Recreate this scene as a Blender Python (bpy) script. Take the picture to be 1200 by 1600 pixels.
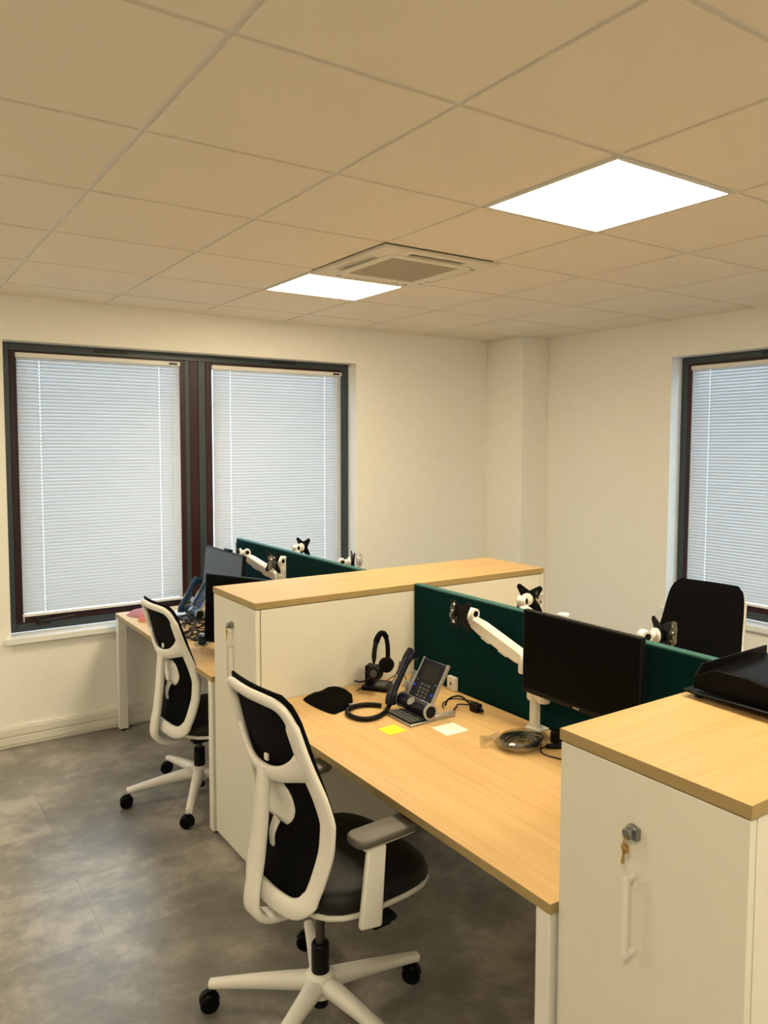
import bpy, bmesh, math, random
from mathutils import Vector, Matrix, noise

for o in list(bpy.data.objects):
    bpy.data.objects.remove(o, do_unlink=True)
scene = bpy.context.scene
col = scene.collection
R = math.radians
PI = math.pi

# ------------------------------------------------------------------ camera
YAW, PITCH, ROLL = 0.5921, -0.0662, 0.0018
cd = bpy.data.cameras.new('camera')
cam = bpy.data.objects.new('camera', cd)
col.objects.link(cam)
cy_, sy_, cp_, sp_ = math.cos(YAW), math.sin(YAW), math.cos(PITCH), math.sin(PITCH)
F_ = Vector((sy_ * cp_, cy_ * cp_, sp_))
R_ = Vector((cy_, -sy_, 0))
U_ = R_.cross(F_)
R2 = R_ * math.cos(ROLL) + U_ * math.sin(ROLL)
U2 = U_ * math.cos(ROLL) - R_ * math.sin(ROLL)
M = Matrix((R2, U2, -F_)).transposed().to_4x4()
M.translation = Vector((-0.664, -2.1393, 1.7886))
cam.matrix_world = M
cd.sensor_fit = 'VERTICAL'
cd.sensor_height = 24
cd.sensor_width = 18
cd.lens = 24 * 1213 / 1600
cd.shift_x = 0.0026
cd.shift_y = -0.0173
cd.clip_start = 0.05
scene.camera = cam

# ------------------------------------------------------------------ light
LAMP_COL = (1.0, 0.85, 0.57)
LAMP_STR = 31.5
SKY_COL = (0.62, 0.82, 1.0)
SKY_STR = 5.4
world = bpy.data.worlds.new('daylight')
scene.world = world
world.use_nodes = True
bg = world.node_tree.nodes['Background']
bg.inputs[0].default_value = (*SKY_COL, 1)
bg.inputs[1].default_value = SKY_STR
scene.view_settings.view_transform = 'Standard'
scene.view_settings.look = 'None'
scene.view_settings.gamma = 1
scene.view_settings.use_curve_mapping = False
scene.view_settings.exposure = 0.0

# ------------------------------------------------------------------ helpers
class MB:
    def __init__(s):
        s.v, s.f = [], []
    def add(s, vs, fs, m=None):
        n = len(s.v)
        s.v += [tuple(m @ Vector(v)) if m else tuple(v) for v in vs]
        s.f += [tuple(n + i for i in f) for f in fs]
        return s
    def box(s, x0, x1, y0, y1, z0, z1, m=None):
        vs = [(x0,y0,z0),(x1,y0,z0),(x1,y1,z0),(x0,y1,z0),(x0,y0,z1),(x1,y0,z1),(x1,y1,z1),(x0,y1,z1)]
        return s.add(vs, [(0,3,2,1),(4,5,6,7),(0,1,5,4),(1,2,6,5),(2,3,7,6),(3,0,4,7)], m)
    def prism(s, poly, h, m=None):
        """poly in local XY (ccw), extruded from z=0 to z=h"""
        n = len(poly)
        vs = [(x, y, 0) for x, y in poly] + [(x, y, h) for x, y in poly]
        fs = [tuple(range(n - 1, -1, -1)), tuple(range(n, 2 * n))]
        fs += [(i, (i + 1) % n, n + (i + 1) % n, n + i) for i in range(n)]
        return s.add(vs, fs, m)
    def lathe(s, prof, m=None, n=24):
        """prof list of (r,z), closed at both ends"""
        vs, fs = [], []
        k = len(prof)
        for i in range(n):
            a = 2 * PI * i / n
            for r, z in prof:
                vs.append((r * math.cos(a), r * math.sin(a), z))
        for i in range(n):
            j = (i + 1) % n
            for q in range(k - 1):
                fs.append((i*k+q, j*k+q, j*k+q+1, i*k+q+1))
        fs.append(tuple(i * k for i in range(n - 1, -1, -1)))
        fs.append(tuple(i * k + k - 1 for i in range(n)))
        return s.add(vs, fs, m)
    def cyl(s, a, b, r, n=20, r2=None):
        a, b = Vector(a), Vector(b)
        d = b - a
        m = Matrix.Translation(a) @ d.to_track_quat('Z', 'Y').to_matrix().to_4x4()
        return s.lathe([(r, 0), (r if r2 is None else r2, d.length)], m, n)
    def tube(s, pts, r, n=8, closed=False, rr=None):
        pts = [Vector(p) for p in pts]
        k = len(pts)
        vs, fs = [], []
        prev = None
        for i, p in enumerate(pts):
            t = (pts[(i+1) % k] - pts[i-1]) if (closed or 0 < i < k-1) else (pts[1]-pts[0] if i == 0 else pts[-1]-pts[-2])
            t.normalize()
            if prev is None:
                u = t.orthogonal().normalized()
            else:
                u = (prev - t * prev.dot(t)).normalized()
            prev = u
            w = t.cross(u)
            q = rr[i] if rr else r
            for j in range(n):
                a = 2 * PI * j / n
                vs.append(p + u * math.cos(a) * q + w * math.sin(a) * q)
        for i in range(k if closed else k - 1):
            i2 = (i + 1) % k
            for j in range(n):
                j2 = (j + 1) % n
                fs.append((i*n+j, i*n+j2, i2*n+j2, i2*n+j))
        if not closed:
            fs.append(tuple(range(n - 1, -1, -1)))
            fs.append(tuple((k-1)*n + j for j in range(n)))
        return s.add(vs, fs)
    def strap(s, pts, nors, ws, ts, closed=False, c=0.3):
        """sweep of a chamfered rectangle: ws across, ts along the normal"""
        pts = [Vector(p) for p in pts]
        k = len(pts)
        vs, fs = [], []
        for i, p in enumerate(pts):
            t = (pts[(i+1) % k] - pts[i-1]) if (closed or 0 < i < k-1) else (pts[1]-pts[0] if i == 0 else pts[-1]-pts[-2])
            t.normalize()
            n_ = Vector(nors[i] if isinstance(nors, list) else nors)
            n_ = (n_ - t * n_.dot(t)).normalized()
            sd = t.cross(n_)
            w = (ws[i] if isinstance(ws, list) else ws) / 2
            h = (ts[i] if isinstance(ts, list) else ts) / 2
            q = min(w, h) * c * 2
            for a, b in ((w-q, h), (w, h-q), (w, -h+q), (w-q, -h), (-w+q, -h), (-w, -h+q), (-w, h-q), (-w+q, h)):
                vs.append(p + sd * a + n_ * b)
        for i in range(k if closed else k - 1):
            i2 = (i + 1) % k
            for j in range(8):
                j2 = (j + 1) % 8
                fs.append((i*8+j, i*8+j2, i2*8+j2, i2*8+j))
        if not closed:
            fs.append(tuple(range(7, -1, -1)))
            fs.append(tuple((k-1)*8 + j for j in range(8)))
        return s.add(vs, fs)
    def build(s, name, mat, parent=None, bevel=0, seg=2, smooth=35, sub=0, solid=0):
        me = bpy.data.meshes.new(name)
        me.from_pydata([tuple(v) for v in s.v], [], s.f)
        bm = bmesh.new(); bm.from_mesh(me)
        bmesh.ops.recalc_face_normals(bm, faces=bm.faces)
        bm.to_mesh(me); bm.free()
        me.materials.append(mat)
        for p in me.polygons:
            p.use_smooth = True
        me.set_sharp_from_angle(angle=R(smooth if not sub else 180))
        o = bpy.data.objects.new(name, me)
        col.objects.link(o)
        if solid:
            b = o.modifiers.new('solid', 'SOLIDIFY'); b.thickness = solid; b.offset = 0
        if bevel:
            b = o.modifiers.new('bevel', 'BEVEL')
            b.width = bevel; b.segments = seg; b.limit_method = 'ANGLE'; b.angle_limit = R(40)
            b.harden_normals = False
        if sub:
            b = o.modifiers.new('sub', 'SUBSURF'); b.levels = sub; b.render_levels = sub
        if parent is not None:
            o.parent = parent
        return o

def tag(o, label=None, cat=None, group=None, kind=None):
    if label: o['label'] = label
    if cat: o['category'] = cat
    if group: o['group'] = group
    if kind: o['kind'] = kind
    return o
def empty(name, loc=(0,0,0), rz=0):
    o = bpy.data.objects.new(name, None)
    col.objects.link(o)
    o.location = loc; o.rotation_euler = (0, 0, rz)
    o.empty_display_size = 0.05
    return o
def struct(o):
    o['kind'] = 'structure'
    return o
def copy_tree(o, parent=None):
    c = o.copy(); col.objects.link(c)
    c.parent = parent
    for ch in [x for x in col.objects if x.parent == o]:
        copy_tree(ch, c)
    return c
def T(x, y, z): return Matrix.Translation((x, y, z))
def RX(a): return Matrix.Rotation(R(a), 4, 'X')
def RY(a): return Matrix.Rotation(R(a), 4, 'Y')
def RZ(a): return Matrix.Rotation(R(a), 4, 'Z')
def crom(pts, n=6, closed=False):
    pts = [Vector(p) for p in pts]
    k = len(pts); out = []
    for i in range(k if closed else k - 1):
        p1, p2 = pts[i], pts[(i+1) % k]
        p0 = pts[i-1] if (closed or i > 0) else p1
        p3 = pts[(i+2) % k] if (closed or i + 2 < k) else p2
        for j in range(n):
            t = j / n
            out.append(0.5 * ((2*p1) + (p2-p0)*t + (2*p0-5*p1+4*p2-p3)*t*t + (3*p1-p0-3*p2+p3)*t**3))
    if not closed: out.append(pts[-1])
    return out
def rrect(w, h, r, n=5, cx=0, cy=0):
    out = []
    for sx, sy, a0 in ((1,1,0),(-1,1,90),(-1,-1,180),(1,-1,270)):
        for i in range(n + 1):
            a = R(a0 + 90 * i / n)
            out.append((cx + sx*(w/2-r) + r*math.cos(a), cy + sy*(h/2-r) + r*math.sin(a)))
    return out
def lerp_tab(tab, z):
    if z <= tab[0][0]: return tab[0][1]
    for (a, b), (c, d) in zip(tab, tab[1:]):
        if z <= c: 
            t = (z-a)/(c-a)
            return b + (d-b)*t
    return tab[-1][1]

# ------------------------------------------------------------------ materials
def mat(name, rgb, rough=0.5, metal=0, spec=0.5, coat=0, bump=0, bscale=300, noise_amt=0, nscale=20, trans=0, sheen=0):
    m = bpy.data.materials.new(name); m.use_nodes = True
    nt = m.node_tree; b = nt.nodes['Principled BSDF']
    b.inputs['Base Color'].default_value = (*rgb, 1)
    b.inputs['Roughness'].default_value = rough
    b.inputs['Metallic'].default_value = metal
    b.inputs['Specular IOR Level'].default_value = spec
    b.inputs['Coat Weight'].default_value = coat
    b.inputs['Sheen Weight'].default_value = sheen
    tc = nt.nodes.new('ShaderNodeTexCoord')
    nz = nt.nodes.new('ShaderNodeTexNoise'); nz.inputs['Scale'].default_value = nscale
    nz.inputs['Detail'].default_value = 4
    nt.links.new(tc.outputs['Object'], nz.inputs['Vector'])
    mx = nt.nodes.new('ShaderNodeMix'); mx.data_type = 'RGBA'
    a = noise_amt if noise_amt else 0.03
    mx.inputs[6].default_value = (*[c*(1-a) for c in rgb], 1)
    mx.inputs[7].default_value = (*[min(1, c*(1+a)) for c in rgb], 1)
    nt.links.new(nz.outputs['Fac'], mx.inputs[0])
    nt.links.new(mx.outputs[2], b.inputs['Base Color'])
    if bump:
        n2 = nt.nodes.new('ShaderNodeTexNoise'); n2.inputs['Scale'].default_value = bscale
        nt.links.new(tc.outputs['Object'], n2.inputs['Vector'])
        bp = nt.nodes.new('ShaderNodeBump'); bp.inputs['Strength'].default_value = bump
        bp.inputs['Distance'].default_value = 0.002
        nt.links.new(n2.outputs['Fac'], bp.inputs['Height'])
        nt.links.new(bp.outputs['Normal'], b.inputs['Normal'])
    return m
def emis(name, rgb, s):
    m = bpy.data.materials.new(name); m.use_nodes = True
    b = m.node_tree.nodes['Principled BSDF']
    b.inputs['Base Color'].default_value = (0.8, 0.8, 0.8, 1)
    b.inputs['Emission Color'].default_value = (*rgb, 1)
    b.inputs['Emission Strength'].default_value = s
    return m
def wood(name, axis):
    m = bpy.data.materials.new(name); m.use_nodes = True
    nt = m.node_tree; b = nt.nodes['Principled BSDF']
    b.inputs['Roughness'].default_value = 0.42
    b.inputs['Specular IOR Level'].default_value = 0.4
    tc = nt.nodes.new('ShaderNodeTexCoord')
    mp = nt.nodes.new('ShaderNodeMapping')
    sc = [70, 70, 70]; sc[axis] = 2.2
    mp.inputs['Scale'].default_value = sc
    nt.links.new(tc.outputs['Object'], mp.inputs['Vector'])
    n1 = nt.nodes.new('ShaderNodeTexNoise'); n1.inputs['Scale'].default_value = 1.0
    n1.inputs['Detail'].default_value = 5; n1.inputs['Distortion'].default_value = 0.6
    nt.links.new(mp.outputs['Vector'], n1.inputs['Vector'])
    mp2 = nt.nodes.new('ShaderNodeMapping')
    sc = [14, 14, 14]; sc[axis] = 1.1
    mp2.inputs['Scale'].default_value = sc
    nt.links.new(tc.outputs['Object'], mp2.inputs['Vector'])
    n2 = nt.nodes.new('ShaderNodeTexNoise'); n2.inputs['Scale'].default_value = 1.0
    n2.inputs['Detail'].default_value = 3
    nt.links.new(mp2.outputs['Vector'], n2.inputs['Vector'])
    ad = nt.nodes.new('ShaderNodeMath'); ad.operation = 'MULTIPLY_ADD'
    nt.links.new(n2.outputs['Fac'], ad.inputs[0]); ad.inputs[1].default_value = 0.6
    nt.links.new(n1.outputs['Fac'], ad.inputs[2])
    cr = nt.nodes.new('ShaderNodeValToRGB')
    cr.color_ramp.elements[0].position = 0.55; cr.color_ramp.elements[0].color = (0.575, 0.365, 0.150, 1)
    cr.color_ramp.elements[1].position = 0.95; cr.color_ramp.elements[1].color = (0.67, 0.445, 0.205, 1)
    nt.links.new(ad.outputs[0], cr.inputs['Fac'])
    nt.links.new(cr.outputs['Color'], b.inputs['Base Color'])
    return m
def floor_mat():
    m = bpy.data.materials.new('vinyl floor'); m.use_nodes = True
    nt = m.node_tree; b = nt.nodes['Principled BSDF']
    tc = nt.nodes.new('ShaderNodeTexCoord')
    mp = nt.nodes.new('ShaderNodeMapping'); mp.inputs['Location'].default_value = (0.445, 0.27, 0)
    nt.links.new(tc.outputs['Object'], mp.inputs['Vector'])
    br = nt.nodes.new('ShaderNodeTexBrick')
    br.inputs['Scale'].default_value = 1.0
    br.inputs['Brick Width'].default_value = 0.92; br.inputs['Row Height'].default_value = 0.46
    br.inputs['Mortar Size'].default_value = 0.0018; br.inputs['Mortar Smooth'].default_value = 0.3
    br.inputs['Color1'].default_value = (0.35, 0.35, 0.35, 1); br.inputs['Color2'].default_value = (0.65, 0.65, 0.65, 1)
    br.inputs['Mortar'].default_value = (0.22, 0.22, 0.22, 1); br.inputs['Bias'].default_value = 0
    nt.links.new(mp.outputs['Vector'], br.inputs['Vector'])
    n1 = nt.nodes.new('ShaderNodeTexNoise'); n1.inputs['Scale'].default_value = 2.4; n1.inputs['Detail'].default_value = 7
    n1.inputs['Roughness'].default_value = 0.66; n1.inputs['Distortion'].default_value = 0.2
    n2 = nt.nodes.new('ShaderNodeTexNoise'); n2.inputs['Scale'].default_value = 9; n2.inputs['Detail'].default_value = 9; n2.inputs['Roughness'].default_value = 0.7
    mpa = nt.nodes.new('ShaderNodeMapping'); mpa.inputs['Scale'].default_value = (1, 1.3, 1)
    nt.links.new(tc.outputs['Object'], n1.inputs['Vector'])
    nt.links.new(tc.outputs['Object'], mpa.inputs['Vector']); nt.links.new(mpa.outputs['Vector'], n2.inputs['Vector'])
    a1 = nt.nodes.new('ShaderNodeMath'); a1.operation = 'MULTIPLY_ADD'
    nt.links.new(n2.outputs['Fac'], a1.inputs[0]); a1.inputs[1].default_value = 0.40; nt.links.new(n1.outputs['Fac'], a1.inputs[2])
    a2 = nt.nodes.new('ShaderNodeMath'); a2.operation = 'MULTIPLY_ADD'
    nt.links.new(br.outputs['Color'], a2.inputs[0]); a2.inputs[1].default_value = 0.38; nt.links.new(a1.outputs[0], a2.inputs[2])
    cr = nt.nodes.new('ShaderNodeValToRGB')
    e = cr.color_ramp.elements
    e[0].position = 0.58; e[0].color = (0.115, 0.110, 0.105, 1)
    e[1].position = 1.0; e[1].color = (0.37, 0.345, 0.31, 1)
    x = e.new(0.84); x.color = (0.215, 0.205, 0.190, 1)
    nt.links.new(a2.outputs[0], cr.inputs['Fac'])
    nt.links.new(cr.outputs['Color'], b.inputs['Base Color'])
    b.inputs['Roughness'].default_value = 0.28
    b.inputs['Specular IOR Level'].default_value = 0.6
    bp = nt.nodes.new('ShaderNodeBump'); bp.inputs['Strength'].default_value = 0.12; bp.inputs['Distance'].default_value = 0.002
    nt.links.new(n2.outputs['Fac'], bp.inputs['Height']); nt.links.new(bp.outputs['Normal'], b.inputs['Normal'])
    return m
def translucent(name, rgb, fac, rough=0.5):
    m = bpy.data.materials.new(name); m.use_nodes = True
    nt = m.node_tree; b = nt.nodes['Principled BSDF']
    b.inputs['Base Color'].default_value = (*rgb, 1); b.inputs['Roughness'].default_value = rough
    tr = nt.nodes.new('ShaderNodeBsdfTranslucent'); tr.inputs['Color'].default_value = (*rgb, 1)
    mx = nt.nodes.new('ShaderNodeMixShader'); mx.inputs[0].default_value = fac
    nt.links.new(b.outputs[0], mx.inputs[1]); nt.links.new(tr.outputs[0], mx.inputs[2])
    nt.links.new(mx.outputs[0], nt.nodes['Material Output'].inputs['Surface'])
    return m
def clear(name, tint, gloss, rough=0.05):
    m = bpy.data.materials.new(name); m.use_nodes = True
    nt = m.node_tree
    nt.nodes.remove(nt.nodes['Principled BSDF'])
    tp = nt.nodes.new('ShaderNodeBsdfTransparent'); tp.inputs['Color'].default_value = (*tint, 1)
    gl = nt.nodes.new('ShaderNodeBsdfGlossy'); gl.inputs['Roughness'].default_value = rough
    mx = nt.nodes.new('ShaderNodeMixShader'); mx.inputs[0].default_value = gloss
    nt.links.new(tp.outputs[0], mx.inputs[1]); nt.links.new(gl.outputs[0], mx.inputs[2])
    nt.links.new(mx.outputs[0], nt.nodes['Material Output'].inputs['Surface'])
    return m

WALL = mat('wall paint', (0.90, 0.885, 0.84), 0.7, bump=0.15, bscale=180)
CEIL = mat('ceiling tile', (0.84, 0.77, 0.66), 0.9, bump=0.2, bscale=500, noise_amt=0.03, nscale=2)
FLOOR = floor_mat()
TRUNK = mat('white trunking', (0.78, 0.76, 0.70), 0.45)
SILL = mat('sill white', (0.85, 0.85, 0.84), 0.35)
GREY = mat('blue grey aluminium', (0.030, 0.045, 0.055), 0.4, spec=0.5)
BURG = mat('burgundy aluminium', (0.028, 0.004, 0.006), 0.4, spec=0.4)
BLACKM = mat('black metal', (0.006, 0.006, 0.006), 0.45)
GLASS = clear('window glass', (0.95, 0.97, 0.97), 0.06)
SLAT = translucent('white slat', (0.68, 0.69, 0.70), 0.32, 0.45)
CORD = mat('white cord', (0.85, 0.87, 0.9), 0.6)
WHITEP = mat('white plastic', (0.80, 0.79, 0.76), 0.38)
WHITEM = mat('white lacquered metal', (0.78, 0.77, 0.74), 0.4)
CAB = mat('white cabinet metal', (0.74, 0.73, 0.66), 0.45)
CABGAP = mat('shadow gap', (0.05, 0.045, 0.04), 0.8)
WOODX = wood('oak along x', 0)
WOODY = wood('oak along y', 1)
EDGEX = mat('oak edge band', (0.36, 0.265, 0.115), 0.5, noise_amt=0.06, nscale=8)
TEAL = mat('teal fabric', (0.0010, 0.025, 0.026), 0.95, bump=0.4, bscale=900, noise_amt=0.12, nscale=300, sheen=0.03, spec=0.03)
TEALLIT = mat('teal lit edge', (0.020, 0.115, 0.110), 0.6, noise_amt=0.1, nscale=200)  # paler teal that paints lamp light onto the divider tops
BLACKP = mat('black plastic', (0.004, 0.004, 0.0045), 0.42, spec=0.16)
GLOSSB = mat('glossy black plastic', (0.003, 0.003, 0.0035), 0.38, spec=0.08)
MESHF = mat('black mesh fabric', (0.003, 0.003, 0.0035), 0.9, bump=0.5, bscale=1200, noise_amt=0.3, nscale=800, spec=0.1)
SEATF = mat('black seat fabric', (0.006, 0.007, 0.007), 0.5, bump=0.2, bscale=900, spec=0.3)
PADM = mat('soft arm pad', (0.11, 0.10, 0.085), 0.5)
SCREENM = mat('dark display', (0.003, 0.0035, 0.004), 0.45, spec=0.04)
SCREENREFL = mat('display with grey reflection', (0.045, 0.06, 0.075), 0.40, spec=0.6)  # base colour lightened to paint in a grey-blue reflection
NAVY = mat('navy plastic', (0.002, 0.004, 0.014), 0.3, spec=0.3)
BLUEP = mat('blue plastic', (0.003, 0.020, 0.055), 0.35, spec=0.2)
SILVER = mat('silver plastic', (0.42, 0.42, 0.43), 0.35, metal=0.6)
CHROME = mat('zinc lock', (0.28, 0.29, 0.30), 0.3, metal=0.9)
BRASS = mat('brass key', (0.62, 0.42, 0.16), 0.3, metal=0.9)
LCD = mat('phone display', (0.012, 0.014, 0.014), 0.2, spec=0.3)
LED = emis('blue key led', (0.0, 0.05, 1.0), 0.5)
LED.node_tree.nodes['Principled BSDF'].inputs['Base Color'].default_value = (0.0, 0.02, 0.3, 1)
KEYC = mat('grey keycap', (0.07, 0.075, 0.08), 0.45)
YELLOW = mat('yellow paper', (0.90, 0.80, 0.03), 0.8)
INK = mat('faint ink', (0.60, 0.50, 0.03), 0.8)
PAPER = mat('white paper', (0.86, 0.85, 0.80), 0.8)
PINK = mat('pink fabric', (0.62, 0.20, 0.20), 0.8, bump=0.4, bscale=200)
POUCH = mat('black cloth', (0.003, 0.003, 0.003), 0.95, bump=0.5, bscale=300, spec=0.05)
PLASTIC = clear('clear polybag', (0.85, 0.85, 0.83), 0.20, 0.15)
GAS = mat('gas lift steel', (0.10, 0.09, 0.08), 0.3, metal=0.8)
ACW = mat('ac white', (0.74, 0.70, 0.60), 0.45)
GRILLE = mat('ac filter grille', (0.58, 0.54, 0.45), 0.8, bump=0.6, bscale=400)
LAMP = emis('led panel', LAMP_COL, LAMP_STR)
LAMPF = mat('lamp frame', (0.75, 0.74, 0.72), 0.4)

# ------------------------------------------------------------------ room shell
H = 2.625
XL, XR, YF, YB = -2.6, 3.973, -4.2, 2.759
REV = 0.115
struct(MB().box(XL - .3, XR + .3, YF - .3, YB + .3, -0.12, 0).build('floor', FLOOR))

LAMPS = [(2, -1), (2, 2), (2, -4), (-2, -4), (2, -7), (-3, 2)]
AC = (2, 1)
mb = MB()
g = 0.009
for i in range(-5, 8):
    for j in range(-8, 6):
        x0, x1 = max(i*.6 + g, XL), min(i*.6 + .6 - g, XR)
        y0, y1 = max(j*.6 + g, YF), min(j*.6 + .6 - g, YB)
        if x1 - x0 < .02 or y1 - y0 < .02 or (i, j) in LAMPS or (i, j) == AC:
            continue
        mb.box(x0, x1, y0, y1, H, H + .02)
ceil = struct(mb.build('ceiling', CEIL))
mb = MB().box(XL - .2, XR + .2, YF - .2, YB + .2, H + .006, H + .1)
for k in range(1):
    pass
struct(mb.build('trim_1', WHITEM))

W1 = (0.035, 2.407, 0.65, 2.372)      # x0,x1,z0,z1 of the opening in the back wall
mb = MB()
mb.box(XL - .3, W1[0], YB, YB + .3, 0, H + .1)
mb.box(W1[1], XR + .3, YB, YB + .3, 0, H + .1)
mb.box(W1[0], W1[1], YB, YB + .3, 0, W1[2] - .03)
mb.box(W1[0], W1[1], YB, YB + .3, W1[3], H + .1)
struct(mb.build('wall_back', WALL))
W2 = (-0.05, 1.198, 0.65, 2.378)      # y0,y1,z0,z1 of the opening in the right wall
mb = MB()
mb.box(XR, XR + .3, YF - .3, W2[0], 0, H + .1)
mb.box(XR, XR + .3, W2[1], YB, 0, H + .1)
mb.box(XR, XR + .3, W2[0], W2[1], 0, W2[2] - .03)
mb.box(XR, XR + .3, W2[0], W2[1], W2[3], H + .1)
struct(mb.build('wall_right', WALL))
struct(MB().box(XL - .3, XL, YF, YB, 0, H + .1).build('wall_left', WALL))
struct(MB().box(XL - .3, XR, YF - .3, YF, 0, H + .1).build('wall_front', WALL))
struct(MB().box(3.688, XR - .0005, 2.345, YB - .0005, 0, H - .0005).build('wall_corner', WALL, bevel=.003))

def trunking(name, m, L):
    b = MB()
    b.box(0, L, 0, .018, .008, .128, m)
    b.box(0, L, .018, .022, .012, .020, m)
    b.box(0, L, .018, .025, .026, .068, m)
    b.box(0, L, .018, .025, .076, .118, m)
    b.box(0, L, 0, .012, 0, .008, m)
    return struct(b.build(name, TRUNK, bevel=.0015))
trunking('baseboard_back', T(3.686, YB - .0005, 0) @ RZ(180), 3.686 - XL)
trunking('baseboard_right', T(XR - .0005, YF, 0) @ RZ(90), 2.343 - YF)

# sills
def sill(name, m, L, parent):
    b = MB()
    b.box(-.03, L + .03, -.034, 0.0, -.036, 0, m)
    b.box(0.001, L - .001, 0.0, REV, -.0295, 0, m)
    return b.build(name, SILL, parent, bevel=.003)

def window(name, m, L, z0, z1, sashes):
    """local: x along the opening, y into the wall (room face at 0), z up"""
    root = empty(name); root['kind'] = 'structure'
    H_ = z1 - z0
    b = MB()
    w = .048
    edges = [0] + [s for s in sashes] + [L]
    b.box(0.001, w, REV, REV + .06, 0.001, H_ - .001, m)
    b.box(L - w, L - .001, REV, REV + .06, 0.001, H_ - .001, m)
    b.box(w, L - w, REV, REV + .06, 0.001, .052, m)
    b.box(w, L - w, REV, REV + .06, H_ - .045, H_ - .001, m)
    return root, b, w, H_
def make_window(name, m, L, z0, z1, split):
    root, b, w, H_ = window(name, m, L, z0, z1, [])
    panels = [(w, L - w)] if split is None else [(w, split - .062 ), (split + .081, L - w - .02)]
    if split is not None:
        b.box(split - .062, split - .030, REV, REV + .06, .052, H_ - .045, m)
        b.box(split + .032, split + .081, REV, REV + .06, .052, H_ - .045, m)
        b.box(L - w - .02, L - w, REV, REV + .06, .052, H_ - .045, m)
        MB().box(split - .030, split + .032, REV + .004, REV + .06, .052, H_ - .045, m).build('mullion', BURG, root, bevel=.003)
    b.build('window_frame', GREY, root, bevel=.002)
    for a, c in panels:
        s = MB(); q = .046
        y0, y1 = REV - .004, REV + .04
        s.box(a, a + q, y0, y1, .052, H_ - .045, m); s.box(c - q, c, y0, y1, .052, H_ - .045, m)
        s.box(a + q, c - q, y0, y1, .052, .052 + q, m); s.box(a + q, c - q, y0, y1, H_ - .045 - q, H_ - .045, m)
        sash = s.build('sash', BURG, root, bevel=.003)
        MB().box(a + q - .005, c - q + .005, REV + .018, REV + .022, .052 + q - .005, H_ - .045 - q + .005, m).build('pane', GLASS, sash)
        mid = a + (c - a) * .46
        v = MB().box(mid, mid + .20, REV - .008, REV, H_ - .028, H_ - .012, m)
        v.build('trickle_vent', BLACKM, root, bevel=.002)
        h = MB(); hx = a + .11
        h.box(hx, hx + .075, REV - .014, REV - .004, .035, .085, m)
        h.cyl(m @ Vector((hx + .02, REV - .02, .06)), m @ Vector((hx + .22, REV - .02, .072)), .006)
        h.box(hx + .012, hx + .028, REV - .026, REV - .012, .05, .07, m)
        h.build('stay_hinge', BLACKM, root, bevel=.002)
    sill('window_sill', m, L, root)
    return root
m1 = T(W1[0], YB, W1[2])
make_window('window_1', m1, W1[1] - W1[0], W1[2], W1[3], 1.166)
m2 = T(XR, W2[1], W2[2]) @ RZ(-90)
make_window('window_2', m2, W2[1] - W2[0], W2[2], W2[3], None)

# ------------------------------------------------------------------ blinds
def blind(m, w, z0, z1, label):
    """local frame: x across, y into wall, z up; hangs in front of the sash"""
    root = empty('venetian_blind', tuple(m @ Vector((0, 0, z0))))
    inv = Matrix.Translation(-Vector(m @ Vector((0, 0, z0))))
    mm = inv @ m
    tag(root, label, 'blind')
    y = 0
    MB().box(0, w, y - .013, y + .013, z1 - .027, z1, mm).build('head_rail', WHITEM, root, bevel=.002)
    s = MB(); pitch = .0205
    n = int((z1 - z0 - .045) / pitch)
    A = R(57)
    holes = [w * .13, w * .86]
    xs = [0.004]
    for hx in holes: xs += [hx - .0015, hx + .0015]
    xs.append(w - .004)
    for k in range(n):
        zc = z1 - .036 - k * pitch
        pr = []
        for q in range(5):
            u = (q / 4 - .5) * .025
            pr.append((u * math.cos(A), u * math.sin(A), .0022 * (1 - (2*u/.025) ** 2)))
        vs = []
        for x in xs:
            for t_ in (0, .0005):
                for (yy, zz, c) in pr:
                    vs.append((x, y + yy - (c + t_) * math.sin(A), zc + zz + (c + t_) * math.cos(A)))
        fs = []
        for e in range(len(xs) - 1):
            a0, b0 = e * 10, e * 10 + 10
            for q in range(4):
                if e % 2 == 1 and q in (1, 2): continue      # route hole punched through the slat
                fs.append((a0+q, a0+q+1, b0+q+1, b0+q)); fs.append((a0+5+q, b0+5+q, b0+5+q+1, a0+5+q+1))
            fs += [(a0, b0, b0+5, a0+5), (a0+4, a0+9, b0+9, b0+4)]
        s.add(vs, fs, mm)
    sl = s.build('slats', SLAT, root, smooth=60)
    MB().box(0.002, w - .002, y - .012, y + .012, z0, z0 + .016, mm).build('bottom_rail', WHITEM, root, bevel=.003)
    for fx in (.13, .86):
        c = MB()
        for dy in (.0145,):
            c.cyl(mm @ Vector((w*fx, y + dy, z0 + .01)), mm @ Vector((w*fx, y + dy, z1 - .02)), .0009, 6)
        c.build('ladder_cord', CORD, root)
    c = MB()
    c.cyl(mm @ Vector((w - .05, y - .020, z1 - .02)), mm @ Vector((w - .052, y - .022, z0 + .25)), .0022, 8)
    c.build('tilt_wand', CORD, root)
    c = MB()
    c.box(w - .075, w - .02, y - .016, y - .012, z1 - .020, z1 - .008, mm)
    c.build('cord_lock', BLACKM, root)
    for xa in (.002, w - .012):
        MB().box(xa, xa + .010, y - .004, y + .004, z0 - .03, z0 + .001, mm).build('hold_down_clip', SILVER, root)
    return root
YBL = YB + REV - .026
blind(T(0.113, YBL, 0), 0.985, .747, 2.312, 'wide white slatted blind on the left window, above the pink cloth')
blind(T(1.318, YBL, 0), 1.008, .747, 2.306, 'white slatted blind on the right-hand half of the double window, behind the rear monitor arms')
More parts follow.
